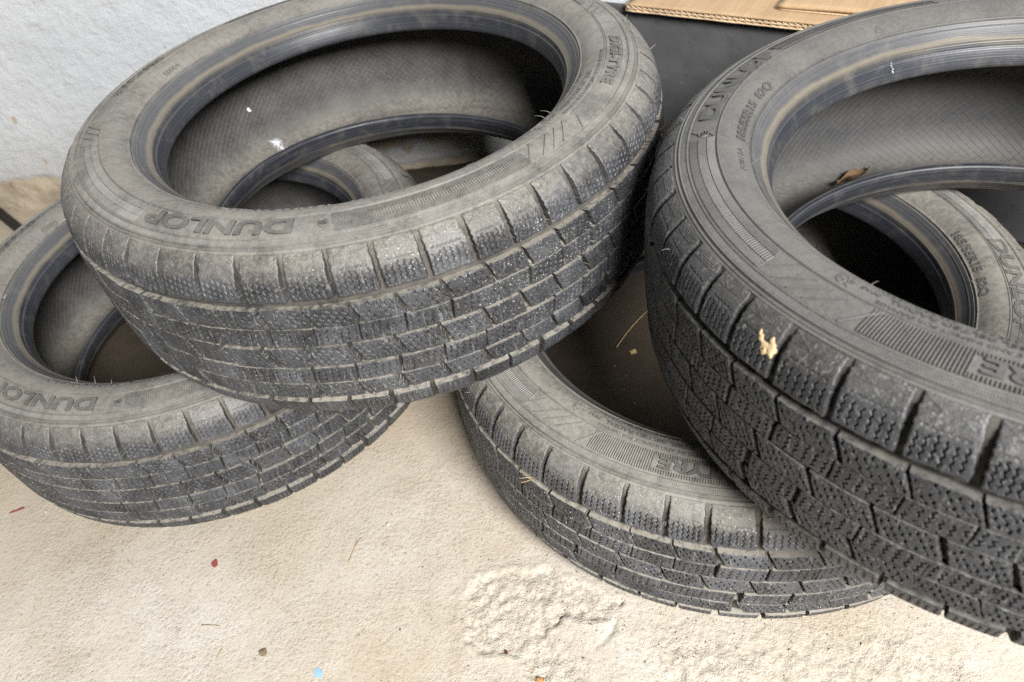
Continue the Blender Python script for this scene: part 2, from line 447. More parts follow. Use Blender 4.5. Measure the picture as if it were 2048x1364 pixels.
def block_mesh(row, var, step, fine=True, wv=0):
    style, v0, v1, off, slant = ROWS[row]
    w_ang = R(PITCH_DEG[var] * SEQ_SC)
    gap = (0.0048 if style == 'shoulder' else 0.0034 if style == 'mid' else 0.0020) / 0.29
    W = (w_ang - gap) * 0.29
    H = v1 - v0
    nu = max(6, int(W / step)); nv = max(6, int(H / step))
    u = np.linspace(0, 1, nu); t = np.linspace(0, 1, nv)
    U, T = np.meshgrid(u, t, indexing='ij')
    mirror = row >= 4
    Tm = 1 - T if mirror else T            # Tm = 0 at the crown side
    um = U * W * 1000; vm = Tm * H * 1000      # millimetres
    Wm, Hm = W * 1000, H * 1000
    seed = row * 13 + var * 29 + wv * 57
    d = np.zeros_like(U)
    # rounded, slightly worn edges
    e = np.minimum(np.minimum(um, Wm - um), vm if style == 'shoulder' else np.minimum(vm, Hm - vm))
    d -= (0.45 + 0.5 * np.clip(fbm(um * 0.4 + 5 * seed, vm * 0.4 + 11, 2), 0, 1)) * np.exp(-e / (0.45 + 0.5 * np.clip(fbm(um * 0.3 + 5 * seed, vm * 0.3, 2), 0, 1)))
    d += 0.16 * fbm(um * 0.35 + seed, vm * 0.35 + 3 * seed, 3)
    if fine:
        chips = fbm(um * 0.9 + 7 * seed, vm * 0.9 + seed, 3, 0.6)
        if style == 'shoulder':
            ns, m0, s0, s1 = 6, 3.6, 2.2, Hm * 0.46
        elif style == 'mid':
            ns, m0, s0, s1 = 6, 3.4, 1.3, Hm - 1.3
        else:
            ns, m0, s0, s1 = 6, 3.0, 1.5, Hm - 1.5
        wear = 0.4 if style == 'shoulder' else 1.25
        for k in range(ns):
            x0 = m0 + (Wm - 2 * m0) * k / (ns - 1)
            ph = 0.3 * k + seed * 0.17
            amp = 0.8 if style == 'shoulder' else 1.0
            lean = 0.06 if style == 'shoulder' else (-0.22 if style == 'mid' else 0.05)
            if mirror: lean = -lean
            xs = x0 + amp * tri(vm / 4.6 + ph) + lean * (vm - Hm / 2) + 0.25 * fbm(vm * 0.5 + k * 5, vm * 0 + seed, 2)
            dd = np.abs(um - xs)
            hw = 0.36 if style == 'shoulder' else 0.46
            inside = (vm > s0 + 1.0 * math.sin(k * 2.1 + seed)) & (vm < s1 + 1.2 * math.sin(k * 1.7 + seed))
            # worn centre rows: sipes broken up here and there
            if style != 'shoulder':
                inside &= (fbm(um * 0.16 + k * 9 + seed, vm * 0.3 + seed, 2) > -0.26)
            d -= np.where(inside, 2.3 * np.clip((hw + 0.18 - dd) / 0.22, 0, 1), 0)
            d += np.where(inside, 0.16 * wear * np.exp(-((dd - 0.75) / 0.4) ** 2), 0)
        d += wear * 0.28 * chips
        d -= wear * 0.5 * np.clip(fbm(um * 0.55 + 31 + seed, vm * 0.55 + 3, 3) - 0.28, 0, 1) * 2
        if style == 'shoulder':
            # the circumferential zigzag cut above the sipes
            yz = Hm * 0.55 + 0.55 * tri(um / 3.6)
            d -= np.where((um > 4) & (um < Wm - 4), 0.9 * np.clip((0.5 - np.abs(vm - yz)) / 0.22, 0, 1), 0)
            # moulded lines and a wedge near the sidewall
            xl = um / Wm
            for q, vl in enumerate((0.785, 0.825, 0.865, 0.905, 0.945)):
                x_a = 0.12 + 0.07 * q; x_b = 0.90 if q % 2 else 0.84
                yy = Hm * (vl + 0.03 * (xl - 0.5))
                d += np.where((xl > x_a) & (xl < x_b), 0.6 * np.exp(-((vm - yy) / 0.42) ** 2), 0)
            yw = Hm * (0.95 - 0.30 * xl * 1.4)
            d += np.where((xl < 0.42), 0.45 * np.exp(-((vm - yw) / 0.5) ** 2), 0)
    if style == 'shoulder':
        # run-out into the sidewall
        d -= 0.9 * np.clip((vm - (Hm - 2.0)) / 2.0, 0, 1)
    th = gap / 2 + U * (w_ang - gap)
    th = th + slant * w_ang * (T - 0.5)
    V = v0 + T * H
    # ragged outline: every block is torn a little differently
    jag = 0.00040 if fine else 0.0
    th = th + jag / 0.29 * 2 * fbm(V * 420 + seed, U * 2 + seed, 3, 0.6) * np.abs(2 * U - 1) ** 2
    if style != 'shoulder':
        V = V + jag * 2 * fbm(U * W * 160 + 3 * seed, T * 2 + seed, 2, 0.5) * np.abs(2 * T - 1) ** 2
    else:
        V = V + jag * 2 * fbm(U * W * 160 + 3 * seed, T * 2 + seed, 2, 0.5) * (1 - Tm) ** 2
    P = surf(th, V, d * 0.001)
    # skirt down to the groove floor
    idx = np.arange(nu * nv).reshape(nu, nv)
    ring = np.concatenate([idx[:, 0], idx[-1, 1:], idx[-2::-1, -1], idx[0, -2:0:-1]])
    thr, vr = th.ravel()[ring], V.ravel()[ring]
    flare = 0.0009 / 0.29
    cu, cv = (thr - th.mean()), (vr - V.mean())
    sk = surf(thr + np.sign(cu) * flare * (np.abs(cu) > 0.46 * (w_ang - gap)), vr, -DEPTH - 0.0006)
    if style == 'shoulder':
        dep = np.interp(np.abs(vr), [0.055, 0.074, V_SH - 0.004, V_SH], [DEPTH + 0.0006, 0.0058, 0.0028, 0.0022])
        sk = surf(thr + np.sign(cu) * flare * (np.abs(cu) > 0.46 * (w_ang - gap)), vr, -dep)
    n0 = nu * nv
    k = len(ring)
    a = np.arange(k)
    b = (a + 1) % k
    F1 = grid_faces(nu, nv)
    N_TOP[0] = len(F1)
    N_TOP[1] = np.concatenate([prof(V.ravel())[3], prof(vr)[3]])
    F2 = np.stack([ring[a], n0 + a, n0 + b, ring[b]], -1)
    return np.vstack([P.reshape(-1, 3), sk]), np.vstack([F1, F2])

def make_block_data():
    data = {}
    for row in range(7):
        for var in range(3):
            for wv in range(2):
                V, F = block_mesh(row, var, 0.00046, True, wv)
                me = mesh_np('tread_block', V, F, M_TREAD)
                at = me.attributes.new('crown_tilt', 'FLOAT', 'POINT')
                at.data.foreach_set('value', N_TOP[1].astype(np.float32))
                me.materials.append(M_FLANK)
                mi = np.zeros(len(me.polygons), np.int32); mi[N_TOP[0]:] = 1
                me.polygons.foreach_set('material_index', mi)
                me.polygons.foreach_set('use_smooth', mi == 0)
                data[row, var, wv] = me
    return data
BLOCKS = make_block_data()
def low_block(r, v, step, fine):
    V, F = block_mesh(r, v, step, fine)
    return V, F, N_TOP[1].copy(), N_TOP[0]
LOW = {(r, v): low_block(r, v, 0.0045, False) for r in range(7) for v in range(3)}
MED = {(r, v): low_block(r, v, 0.00062, True) for r in range(7) for v in range(3)}

def tread_base_profile():
    v = np.linspace(-V_SH - 0.0005, V_SH + 0.0005, 90)
    dep = np.interp(np.abs(v), [0, 0.055, 0.074, V_SH - 0.006, V_SH], [DEPTH, DEPTH, 0.0055, 0.0022, 0.0006])
    # tie bars: the thin cuts between rows are shallower
    dep = np.where((np.abs(v) > 0.028) & (np.abs(v) < 0.032), 0.0036, dep)
    dep = np.where((np.abs(v) > 0.009) & (np.abs(v) < 0.0135), 0.0046, dep)
    r, h, nr, nh = prof(v)
    return np.stack([r - nr * dep, h - nh * dep], -1)

_s = side_profile()
def V2(P, nt, flip=False, mat=None, name='x'):
    V, F = revolve(P, nt, flip)
    return mesh_np(name, V, F, mat)
_b = catmull(BEADP, 10)
# two fine moulded rings on the bead face
_bt = np.gradient(_b, axis=0); _bt /= np.linalg.norm(_bt, axis=1, keepdims=True)
_sarc = np.concatenate([[0], np.cumsum(np.linalg.norm(np.diff(_b, axis=0), axis=1))])
_bo = bump_line(_sarc, 0.0045, 0.0005, 0.0004) + bump_line(_sarc, 0.0175, 0.0009, 0.0007) - bump_line(_sarc, 0.0215, 0.0009, 0.0007)
_b = _b + np.stack([_bt[:, 1], -_bt[:, 0]], -1) * _bo[:, None]
_l = catmull(LINP, 8)
ME_SIDE_UP = V2(_s, 480, False, M_SIDE, 'sidewall')
ME_SIDE_LO = V2(_s * [1, -1], 300, True, M_SIDE, 'sidewall')
ME_BEAD_UP = V2(_b, 360, False, M_BEAD, 'bead')
ME_BEAD_LO = V2(_b * [1, -1], 360, True, M_BEAD, 'bead')
ME_LINER = V2(np.vstack([_l, (_l * [1, -1])[-2::-1]]), 300, False, M_LINER, 'inner_liner')
ME_BASE = V2(tread_base_profile()[::-1], 300, True, M_GROOVE, 'tread_base')

# --- moulded ridges: thin bars following the sidewall profile
def bars(items, wid, hgt, ns=4):
    """items: (theta0, v0, theta1, v1) -> roof-shaped ridges; returns V, F"""
    it = np.array(items, float)
    n = len(it)
    t = np.linspace(0, 1, ns)
    th = it[:, 0:1] + (it[:, 2:3] - it[:, 0:1]) * t
    v = it[:, 1:2] + (it[:, 3:4] - it[:, 1:2]) * t
    r = prof(v)[0]
    dth = (it[:, 2:3] - it[:, 0:1]) * r; dv = it[:, 3:4] - it[:, 1:2] + np.zeros_like(r)
    ln = np.hypot(dth, dv)
    pu, pv = -dv / ln, dth / ln
    rows = []
    for s, o in ((-1, -0.0007), (-0.45, hgt), (0.45, hgt), (1, -0.0007)):
        rows.append(surf(th + s * wid / 2 * pu / r, v + s * wid / 2 * pv, o))
    P = np.stack(rows, 2)                                 # n, ns, 4, 3
    base = np.arange(n)[:, None, None] * ns * 4
    a = np.arange(ns - 1)[None, :, None] * 4
    b = np.arange(3)[None, None, :]
    i = base + a + b
    F = np.stack([i, i + 4, i + 5, i + 1], -1).reshape(-1, 4)
    return P.reshape(-1, 3), F

def d2r(a): return np.radians(a)
V_BO, V_BI = v_of_r(0.2572), v_of_r(0.2392)

def band(a0, a1, pitch_m, r0, r1, lean=0.0):
    n = int(abs(R(a1 - a0)) * 0.25 / pitch_m)
    th = np.radians(np.linspace(a0, a1, n))
    return [(t, v_of_r(r0), t + lean, v_of_r(r1)) for t in th]

def build_ridges():
    out = {}
    # layout angles are those read off the right-hand tyre (counter-clockwise from +x)
    coarse = [b for b in band(218, 266, 0.00190, 0.2568, 0.2396)
              if not (R(230.0) < b[0] < R(253.5))]
    coarse += [b for b in band(230.2, 253.4, 0.00190, 0.2568, 0.2536)]
    coarse += [b for b in band(230.2, 253.4, 0.00190, 0.2424, 0.2396)]
    out['rib_band'] = bars(coarse, 0.00105, 0.0005)
    for i, (a0, a1) in enumerate(((167, 202), (91, 128), (274, 387))):
        out['centre_rib_band', i] = bars(band(a0, a1, 0.0021, 0.2512, 0.2455), 0.0012, 0.0006, 3)
    fine = band(167, 202, 0.0013, 0.2568, 0.2516, 0.008) + band(167, 202, 0.0013, 0.2450, 0.2396, -0.008)
    fine += band(91, 128, 0.0013, 0.2568, 0.2516, 0.008) + band(91, 128, 0.0013, 0.2450, 0.2396, -0.008)
    fine += band(274, 387, 0.0014, 0.2568, 0.2516, 0.008) + band(274, 387, 0.0014, 0.2450, 0.2396, -0.008)
    out['hatch_band'] = bars(fine, 0.0007, 0.00035, 3)
    kn = [(t, v_of_r(0.2632), t, v_of_r(0.2602)) for t in np.linspace(0, 2 * np.pi, 1240, endpoint=False)]
    out['knurled_ring'] = bars(kn, 0.0007, 0.00035, 2)
    sl = []
    for c, s in ((209.5, 1), (86, 1), (269.5, -1), (32, -1)):
        for k in (-2.6, 0, 2.6):
            sl.append((R(c + k - 2.0 * s), v_of_r(0.2560), R(c + k + 2.4 * s), v_of_r(0.2402)))
    for c, s in ((203.0, 1), (217.0, 1), (92, 1)):
        sl.append((R(c - 1.5 * s), v_of_r(0.2570), R(c + 2.0 * s), v_of_r(0.2394)))
    for i, b in enumerate(sl): out['slash_mark', i] = bars([b], 0.0009, 0.0006, 5)
    # little wear marks: open triangles, and the badge round the e, and a snow-star
    groups = []
    for c in (194.4, 106.5, 20.0, 300.0):
        a, v = R(c), v_of_r(0.2215)
        mk = []; groups.append(('triangle_mark', mk))
        q = 0.0032
        pts = [(a - q / 0.22, v + q), (a, v - q), (a + q / 0.22, v + q)]
        for i in range(3): mk.append((*pts[i], *pts[(i + 1) % 3]))
    a, v = R(165.2), v_of_r(0.2482)
    mk = []; groups.append(('round_badge', mk))
    for i in range(16):
        p = 2 * math.pi * i / 16; p2 = 2 * math.pi * (i + 1) / 16; q = 0.0038
        mk.append((a + q * math.cos(p) / 0.248, v + q * math.sin(p), a + q * math.cos(p2) / 0.248, v + q * math.sin(p2)))
    mk.append((a - 0.001, v - 0.0046, a - 0.022, v - 0.0090))
    mk.append((a + 0.001, v + 0.0046, a + 0.024, v + 0.0085))
    a, v = R(211.5), v_of_r(0.2275)
    mk = []; groups.append(('snow_mark', mk))
    for i in range(3):
        p = math.pi * i / 3; q = 0.0045
        mk.append((a - q * math.cos(p) / 0.2275, v - q * math.sin(p), a + q * math.cos(p) / 0.2275, v + q * math.sin(p)))
    for i in range(6):
        p = math.pi * i / 3
        for j in (-0.5, 0.5):
            mk.append((a + 0.0026 * math.cos(p) / 0.2275, v + 0.0026 * math.sin(p), a + 0.0046 * math.cos(p + j) / 0.2275, v + 0.0046 * math.sin(p + j)))
    pk = [(-0.031, 0.0058), (-0.020, -0.005), (-0.006, -0.0075), (0.006, -0.0055), (0.020, -0.0075), (0.031, 0.0058)]
    for (x0, y0), (x1, y1) in zip(pk, pk[1:] + pk[:1]): mk.append((a + x0, v + y0, a + x1, v + y1))
    for i, (nm, mk) in enumerate(groups): out[nm, i] = bars(mk, 0.0008, 0.0006, 3)
    # criss-cross ridges inside, on the lining
    lp = np.vstack([_l, (_l * [1, -1])[-2::-1]])
    la = np.concatenate([[0], np.cumsum(np.linalg.norm(np.diff(lp, axis=0), axis=1))])
    mid = la[-1] / 2
    tg = np.gradient(lp, axis=0); tg /= np.linalg.norm(tg, axis=1, keepdims=True)
    rows = []
    N = 205
    segs = 22
    s = np.linspace(mid - 0.016, mid + 0.086, segs)
    r = np.interp(s, la, lp[:, 0]); h = np.interp(s, la, lp[:, 1])
    nr = np.interp(s, la, tg[:, 1]); nh = -np.interp(s, la, tg[:, 0])
    sg = -np.sign(np.interp(mid, la, tg[:, 1])) if True else 1
    Vs, Fs, nn = [], [], 0
    for sgn in (-1, 1):
        for k in range(N):
            th = 2 * math.pi * k / N + sgn * (s - mid) * 1.05 / 0.275
            for q, (du, o) in enumerate(((-0.00055, 0.0005), (0.0, -0.0004), (0.00055, 0.0005))):
                rr = r + o                                    # inwards is smaller r
                t2 = th + du / 0.275
                Vs.append(np.stack([rr * np.cos(t2), rr * np.sin(t2), h], -1))
            i = np.arange(segs - 1)
            for q in (0, 1):
                a0 = nn + q * segs + i
                Fs.append(np.stack([a0, a0 + 1, a0 + segs + 1, a0 + segs], -1))
            nn += 3 * segs
    out['lining_ridges'] = (np.vstack(Vs), np.vstack(Fs))
    return out
RIDGES = {k: mesh_np(k if isinstance(k, str) else k[0], V, F, M_LINER if k == 'lining_ridges' else M_SIDE, smooth=False) for k, (V, F) in build_ridges().items()}

# --- raised lettering, bent round the sidewall
M_LETTER = rubber('lettering_rubber', (0.045, 0.045, 0.046), (0.11, 0.108, 0.105), 0.12, 0.16, (0.5, 0.7), scuff=False)

def text_mesh(body, size, height, bold=0.0, space=1.0, shear=0.0, extent=None):
    cu = bpy.data.curves.new('t', 'FONT')
    cu.body = body; cu.size = size; cu.extrude = height; cu.offset = bold; cu.space_character = space
    cu.shear = shear
    cu.align_x = 'LEFT'; cu.resolution_u = 3
    o = bpy.data.objects.new('t', cu)
    COL.objects.link(o)
    bpy.context.view_layer.update()
    me = bpy.data.meshes.new_from_object(o.evaluated_get(bpy.context.evaluated_depsgraph_get()))
    bpy.data.objects.remove(o); bpy.data.curves.remove(cu)
    return me

def lettering(body, a0, a1, r_base, size, height=0.0005, bold=0.0, shear=0.0):
    """text running clockwise from angle a0 to a1 (degrees), feet towards the hole"""
    me = text_mesh(body, size, height, bold, 1.0, shear)
    n = len(me.vertices)
    co = np.empty(n * 3, np.float32); me.vertices.foreach_get('co', co); co = co.reshape(-1, 3)
    x0, x1 = co[:, 0].min(), co[:, 0].max()
    th = R(a0) + (co[:, 0] - x0) / (x1 - x0) * R(a1 - a0)
    v = v_of_r(r_base) - co[:, 1]
    P = surf(th, v, np.where(co[:, 2] > 0, height, -0.0012))
    me.vertices.foreach_set('co', P.astype(np.float32).ravel())
    me.update()
    me.materials.clear(); me.materials.append(M_LETTER)
    me.name = 'raised_lettering'
    return me

LETTERS = [
    lettering('DUNLOP', 160.0, 130.0, 0.2412, 0.0185, 0.0008, 0.0006),
    lettering('185/55R15  82Q', 165.7, 141.5, 0.2185, 0.0098, 0.0008, 0.0003),
    lettering('F7812A', 177.0, 169.0, 0.2200, 0.0062, 0.0004),
    lettering('MADE IN JAPAN', 226.2, 215.4, 0.2185, 0.0062, 0.0005, 0.0001),
    lettering('M+S', 216.6, 213.8, 0.2265, 0.0055, 0.0005),
    lettering('STEEL BELTED RADIAL', 236.6, 218.0, 0.2262, 0.0062, 0.0005, 0.0001),
    lettering('TUBELESS', 236.5, 228.5, 0.2185, 0.0062, 0.0005, 0.0001),
    lettering('INFLATION PRESSURE AND INSPECT FOR DAMAGE', 246.0, 217.0, 0.2332, 0.0042, 0.0004),
    lettering('DIGI-TYRE', 252.8, 231.0, 0.2432, 0.0128, 0.0007, 0.0005),
    lettering('STUDLESS', 68.0, 48.5, 0.2440, 0.0120, 0.0006, 0.0004),
    lettering('E0004', 56.0, 50.0, 0.2190, 0.0078, 0.0005),
    lettering('e', 166.1, 164.3, 0.2463, 0.0065, 0.0006),
    lettering('DUNLOP', 345.0, 315.0, 0.2412, 0.0185, 0.0008, 0.0006),
    lettering('185/55R15  82Q', 350.0, 326.0, 0.2185, 0.0098, 0.0006, 0.0003),
]

# ------------------------------------------------------------------ tyres
TYRES = {
    'A': dict(c=(-0.4476, 0.6950, 0.0937), n=(0, 0, 1), rot=108.0, dust=1.0,
              label='dusty worn tyre lying flat on the floor at the far left'),
    'C': dict(c=(0.1555, 0.5617, 0.0937), n=(0, 0, 1), rot=15.0, dust=1.35,
              label='dusty brown-grey tyre lying flat on the concrete under both upper tyres'),
    'B': dict(c=(-0.1880, 0.6772, 0.2800), n=(-0.0036, 0.0038, 1.0), rot=108.5, dust=1.0,
              label='large pale-dusted tyre lying across the two floor tyres in the middle of the picture'),
    'D': dict(c=(0.3487, 0.4277, 0.2878), n=(-0.0217, 0.0374, 0.9991), rot=0.0, dust=0.36,
              label='nearest tyre at the right edge with a tan splash on its dark shoulder'),
}

PROF_POLY = np.vstack([_half[::6], _b[::4], _l[::4], (np.vstack([_half[::6], _b[::4], _l[::4]]) * [1, -1])[::-1]])

def inside_tyre(P, T):
    """rough test: is the world point inside another tyre's rubber"""
    L = (P - T['cv']) @ T['M']
    r = np.hypot(L[..., 0], L[..., 1]); h = np.abs(L[..., 2])
    return (r < 0.288) & (r > 0.20) & (h < 0.090) & ~((r < 0.277) & (h < 0.07) & (r > 0.203)) & ~((r > 0.276) & (h > 0.075))

for T in TYRES.values():
    n = Vector(T['n']).normalized()
    ex = (Vector((1, 0, 0)) - n * n.x).normalized()
    ey = n.cross(ex)
    T['M'] = np.array([ex, ey, n]).T
    T['cv'] = np.array(T['c'])

def visible(P, N, me_key):
    """seen from the camera: facing, in frame, not behind another tyre"""
    d = CAMV - P
    L = np.linalg.norm(d)
    if (d / L) @ N < -0.02: return False
    q = project(P)
    if not (-40 < q[0] < 2088 and -40 < q[1] < 1404): return False
    ts = np.linspace(0.03, 0.75, 120)[:, None]
    S = P + d / L * ts
    for k, T in TYRES.items():
        if k == me_key: continue
        if inside_tyre(S, T).any(): return False
    return True

M_HAIR = rubber('vent_hair_rubber', (0.10, 0.10, 0.10), (0.30, 0.29, 0.27), 0.3, 0.5, scuff=False)

def hair_mesh(seed):
    rnd = random.Random(seed)
    L = rnd.uniform(0.0035, 0.008)
    bx, by = rnd.uniform(-0.6, 0.6), rnd.uniform(-0.6, 0.6)
    V, F = [], []
    for i in range(5):
        t = i / 4
        w = 0.00038 * (1 - 0.6 * t)
        for k in range(4):
            a = k * math.pi / 2
            V.append((w * math.cos(a) + bx * L * t * t, w * math.sin(a) + by * L * t * t, L * t - 0.0006))
    for i in range(4):
        for k in range(4):
            F.append((i * 4 + k, i * 4 + (k + 1) % 4, i * 4 + 4 + (k + 1) % 4, i * 4 + 4 + k))
    F.append((16, 17, 18, 19))
    return mesh_np('vent_hair', V, F, M_HAIR)
HAIRS = [hair_mesh(i) for i in range(7)]

def sag(me, amp, deg):
    """a copy whose lower bead hangs down on one side where nothing holds it"""
    me = me.copy()
    n = len(me.vertices)
    co = np.empty(n * 3, np.float32); me.vertices.foreach_get('co', co); co = co.reshape(-1, 3)
    r = np.hypot(co[:, 0], co[:, 1]); th = np.arctan2(co[:, 1], co[:, 0])
    w = np.clip((0.246 - r) / 0.034, 0, 1) * np.clip(-co[:, 2] / 0.045, 0, 1)
    co[:, 2] -= amp * w * np.clip(np.cos(th - R(deg)) + 0.25, 0, 1.25)
    me.vertices.foreach_set('co', co.ravel()); me.update()
    return me

def build_tyre(key):
    T = TYRES[key]
    root = bpy.data.objects.new('tyre', None)
    root.empty_display_size = 0.05
    COL.objects.link(root)
    mw = Matrix([list(T['M'][i]) for i in range(3)]).to_4x4() @ Matrix.Rotation(R(T['rot']), 4, 'Z')
    mw.translation = Vector(T['c'])
    root.matrix_world = mw
    tag(root, T['label'], 'tyre', 'four worn winter tyres')
    MW = np.array(mw)[:3, :3]
    lo, bl, ln = ME_SIDE_LO, ME_BEAD_LO, ME_LINER
    if key == 'B':
        lo, bl, ln = sag(lo, 0.011, 45 - T['rot']), sag(bl, 0.011, 45 - T['rot']), sag(ln, 0.011, 45 - T['rot'])
    for nm, me in (('sidewall', ME_SIDE_UP), ('sidewall', lo), ('bead', ME_BEAD_UP), ('bead', bl), ('inner_liner', ln), ('tread_base', ME_BASE)):
        link(nm, me, root)
    for nm, me in RIDGES.items():
        link(nm if isinstance(nm, str) else nm[0], me, root)
    for me in LETTERS:
        link('raised_lettering', me, root)
    # tread blocks: each one in view an object, the rest joined
    rv, rf, rt, rm, nn, cnt = [], [], [], [], 0, 0
    ang = 0.0
    for p, var in enumerate(SEQ):
        w = PITCH_DEG[var] * SEQ_SC
        for row, (style, v0, v1, off, sl) in enumerate(ROWS):
            a = ang + off * w
            seen = False
            for fu in (0.5, 0.12, 0.88):
                for fv in (0.5, 0.15, 0.85):
                    af = R(a + w * fu); vv = v0 + (v1 - v0) * fv
                    pt = surf(np.array(af), np.array(vv), 0.001); r_, h_, nr, nh = prof(vv)
                    N = MW @ np.array([nr * math.cos(af), nr * math.sin(af), nh])
                    if visible(MW @ pt + T['cv'], N, key):
                        seen = True; break
                if seen: break
            if seen:
                o = link('tread_block', BLOCKS[row, var, random.randrange(2)], root)
                o.rotation_euler = (random.gauss(0, 0.0010), random.gauss(0, 0.0010), R(a + random.gauss(0, 0.07)))
                k = 1.0 + random.gauss(0, 0.0007)
                o.scale = (k, k, 1.0)
                cnt += 1
            else:
                af = R(a + w / 2); vv = (v0 + v1) / 2
                pt = MW @ surf(np.array(af), np.array(vv)) + T['cv']
                r_, h_, nr, nh = prof(vv)
                q = project(pt); d = CAMV - pt
                near = (MW @ np.array([nr * math.cos(af), nr * math.sin(af), nh])) @ d > 0 and ((-350 < q[0] < 0) or (2040 < q[0] < 2500)) and 0 < q[1] < 1500
                V, F, tl, nt_ = (MED if near else LOW)[row, var]
                rt.append(tl); rm.append((np.arange(len(F)) >= nt_).astype(np.int32))
                c, s = math.cos(R(a)), math.sin(R(a))
                rv.append(V @ np.array([[c, s, 0], [-s, c, 0], [0, 0, 1]]))
                rf.append(F + nn); nn += len(V)
        ang += w
    me = mesh_np('tread_remainder', np.vstack(rv), np.vstack(rf), M_TREAD, smooth=False)
    me.materials.append(M_FLANK)
    me.polygons.foreach_set('material_index', np.concatenate(rm))
    me.attributes.new('crown_tilt', 'FLOAT', 'POINT').data.foreach_set('value', np.concatenate(rt).astype(np.float32))
    rest = link('tread_remainder', me, root)
    rest['kind'] = 'stuff'
    # vent hairs left by the mould
    rnd = random.Random(ord(key))
    for i in range(34):
        a = rnd.uniform(0, 360)
        v = rnd.choice([v_of_r(0.2378), v_of_r(0.2590), v_of_r(0.2155), v_of_r(0.2665), 0.066, 0.07])
        P = surf(np.array(R(a)), np.array(v)); r_, h_, nr, nh = prof(v)
        nl = np.array([nr * math.cos(R(a)), nr * math.sin(R(a)), nh])
        if not visible(MW @ P + T['cv'], MW @ nl, key): continue
        o = link('vent_hair', HAIRS[i % 7], root)
        o.location = P
        o.rotation_euler = Vector(nl).to_track_quat('Z', 'Y').to_euler()
    for o in root.children:
        o['dust'] = T['dust']
    print('tyre', key, 'blocks', cnt)
    return root

ROOTS = {k: build_tyre(k) for k in 'ACBD'}

# ------------------------------------------------------------------ wall
WALL_Y = 1.118
def build_wall():
    fx = np.concatenate([np.linspace(-6, -1.3, 8)[:-1], np.arange(-1.3, 0.9, 0.004), np.linspace(0.9, 6, 8)])
    fz = np.concatenate([np.arange(-0.02, 0.75, 0.004), np.linspace(0.75, 2.6, 8)])
    X, Z = np.meshgrid(fx, fz, indexing='ij')
    edge = np.interp(X, [-0.75, -0.45], [0.058, 0.014]) + 0.012 * fbm(X * 14, Z * 0 + 3, 4, 0.6)
    lip = np.clip((Z - edge) / 0.004, 0, 1)
    Yd = -0.0030 * lip - 0.0016 * fbm(X * 22, Z * 22, 4, 0.6) - 0.0009 * lip * fbm(X * 90, Z * 90, 3, 0.6) - (1 - lip) * 0.004 * fbm(X * 40, Z * 40, 4, 0.6)
    me = mesh_np('wall', np.stack([X, WALL_Y + Yd, Z], -1).reshape(-1, 3), grid_faces(len(fx), len(fz)))
    peel = np.clip(0.5 - (Z - edge) / 0.006, 0, 1)
    # flaked-off paint low on the wall, seen through the middle tyre
    for (cx, cz, rx, rz) in ((-0.30, 0.055, 0.075, 0.022), (-0.165, 0.040, 0.016, 0.012), (-0.205, 0.052, 0.03, 0.010), (-0.885, 0.092, 0.0030, 0.008), (-0.89, 0.172, 0.003, 0.005)):
        q = ((X - cx) / rx) ** 2 + ((Z - cz) / rz) ** 2 + 1.6 * fbm(X * 55, Z * 55, 4, 0.6)
        peel = np.maximum(peel, np.clip((1 - q) * 2.5, 0, 1))
    a = me.attributes.new('peel', 'FLOAT', 'POINT')
    a.data.foreach_set('value', peel.astype(np.float32).ravel())
    M = Mat('painted_wall')
    p = M.pos()
    n1 = M.noise(p, 5, 4, 0.55); n2 = M.noise(p, 55, 5, 0.65)
    paint = M.mix(M.ramp(n1, [(0.35, 0.0), (0.7, 1.0)]), (0.50, 0.52, 0.545), (0.57, 0.585, 0.60))
    z = M.sep(p)[2]
    low = M.math('MULTIPLY', M.ramp(M.math('ADD', z, M.math('MULTIPLY', M.math('SUBTRACT', n1, 0.5), 0.18)), [(0.04, 1.0), (0.20, 0.0)]), M.ramp(n2, [(0.3, 0.15), (0.7, 1.0)]))
    paint = M.mix(M.math('MULTIPLY', low, 0.75), paint, (0.36, 0.34, 0.30))
    v = M.voro(p, 26)
    paint = M.mix(M.math('MULTIPLY', M.ramp(v, [(0.04, 1.0), (0.075, 0.0)]), M.ramp(M.noise(p, 9, 2), [(0.52, 0.0), (0.57, 0.7)])), paint, (0.30, 0.28, 0.24))
    sc = M.noise(M.mapping(p, (1, 1, 6.0), (0, 0.5, 0)), 16, 4, 0.7)
    paint = M.mix(M.ramp(sc, [(0.58, 0.0), (0.70, 0.45)]), paint, (0.34, 0.335, 0.32))
    raw = M.mix(n2, (0.34, 0.275, 0.195), (0.52, 0.45, 0.35))
    raw = M.mix(M.ramp(M.noise(p, 24, 4), [(0.45, 0.0), (0.7, 0.7)]), raw, (0.20, 0.165, 0.125))
    col = M.mix(M.attr('peel'), paint, raw)
    h = M.math('ADD', M.math('MULTIPLY', M.noise(p, 120, 4, 0.6), 0.8), M.math('MULTIPLY', M.noise(p, 420, 3, 0.6), 0.4))
    me.materials.append(M.set(col, 0.6, 0.35, h, 0.0024, 1.0))
    o = link('wall', me)
    tag(o, 'white painted plaster wall with its bare tan foot behind the tyres', 'wall', kind='structure')
build_wall()

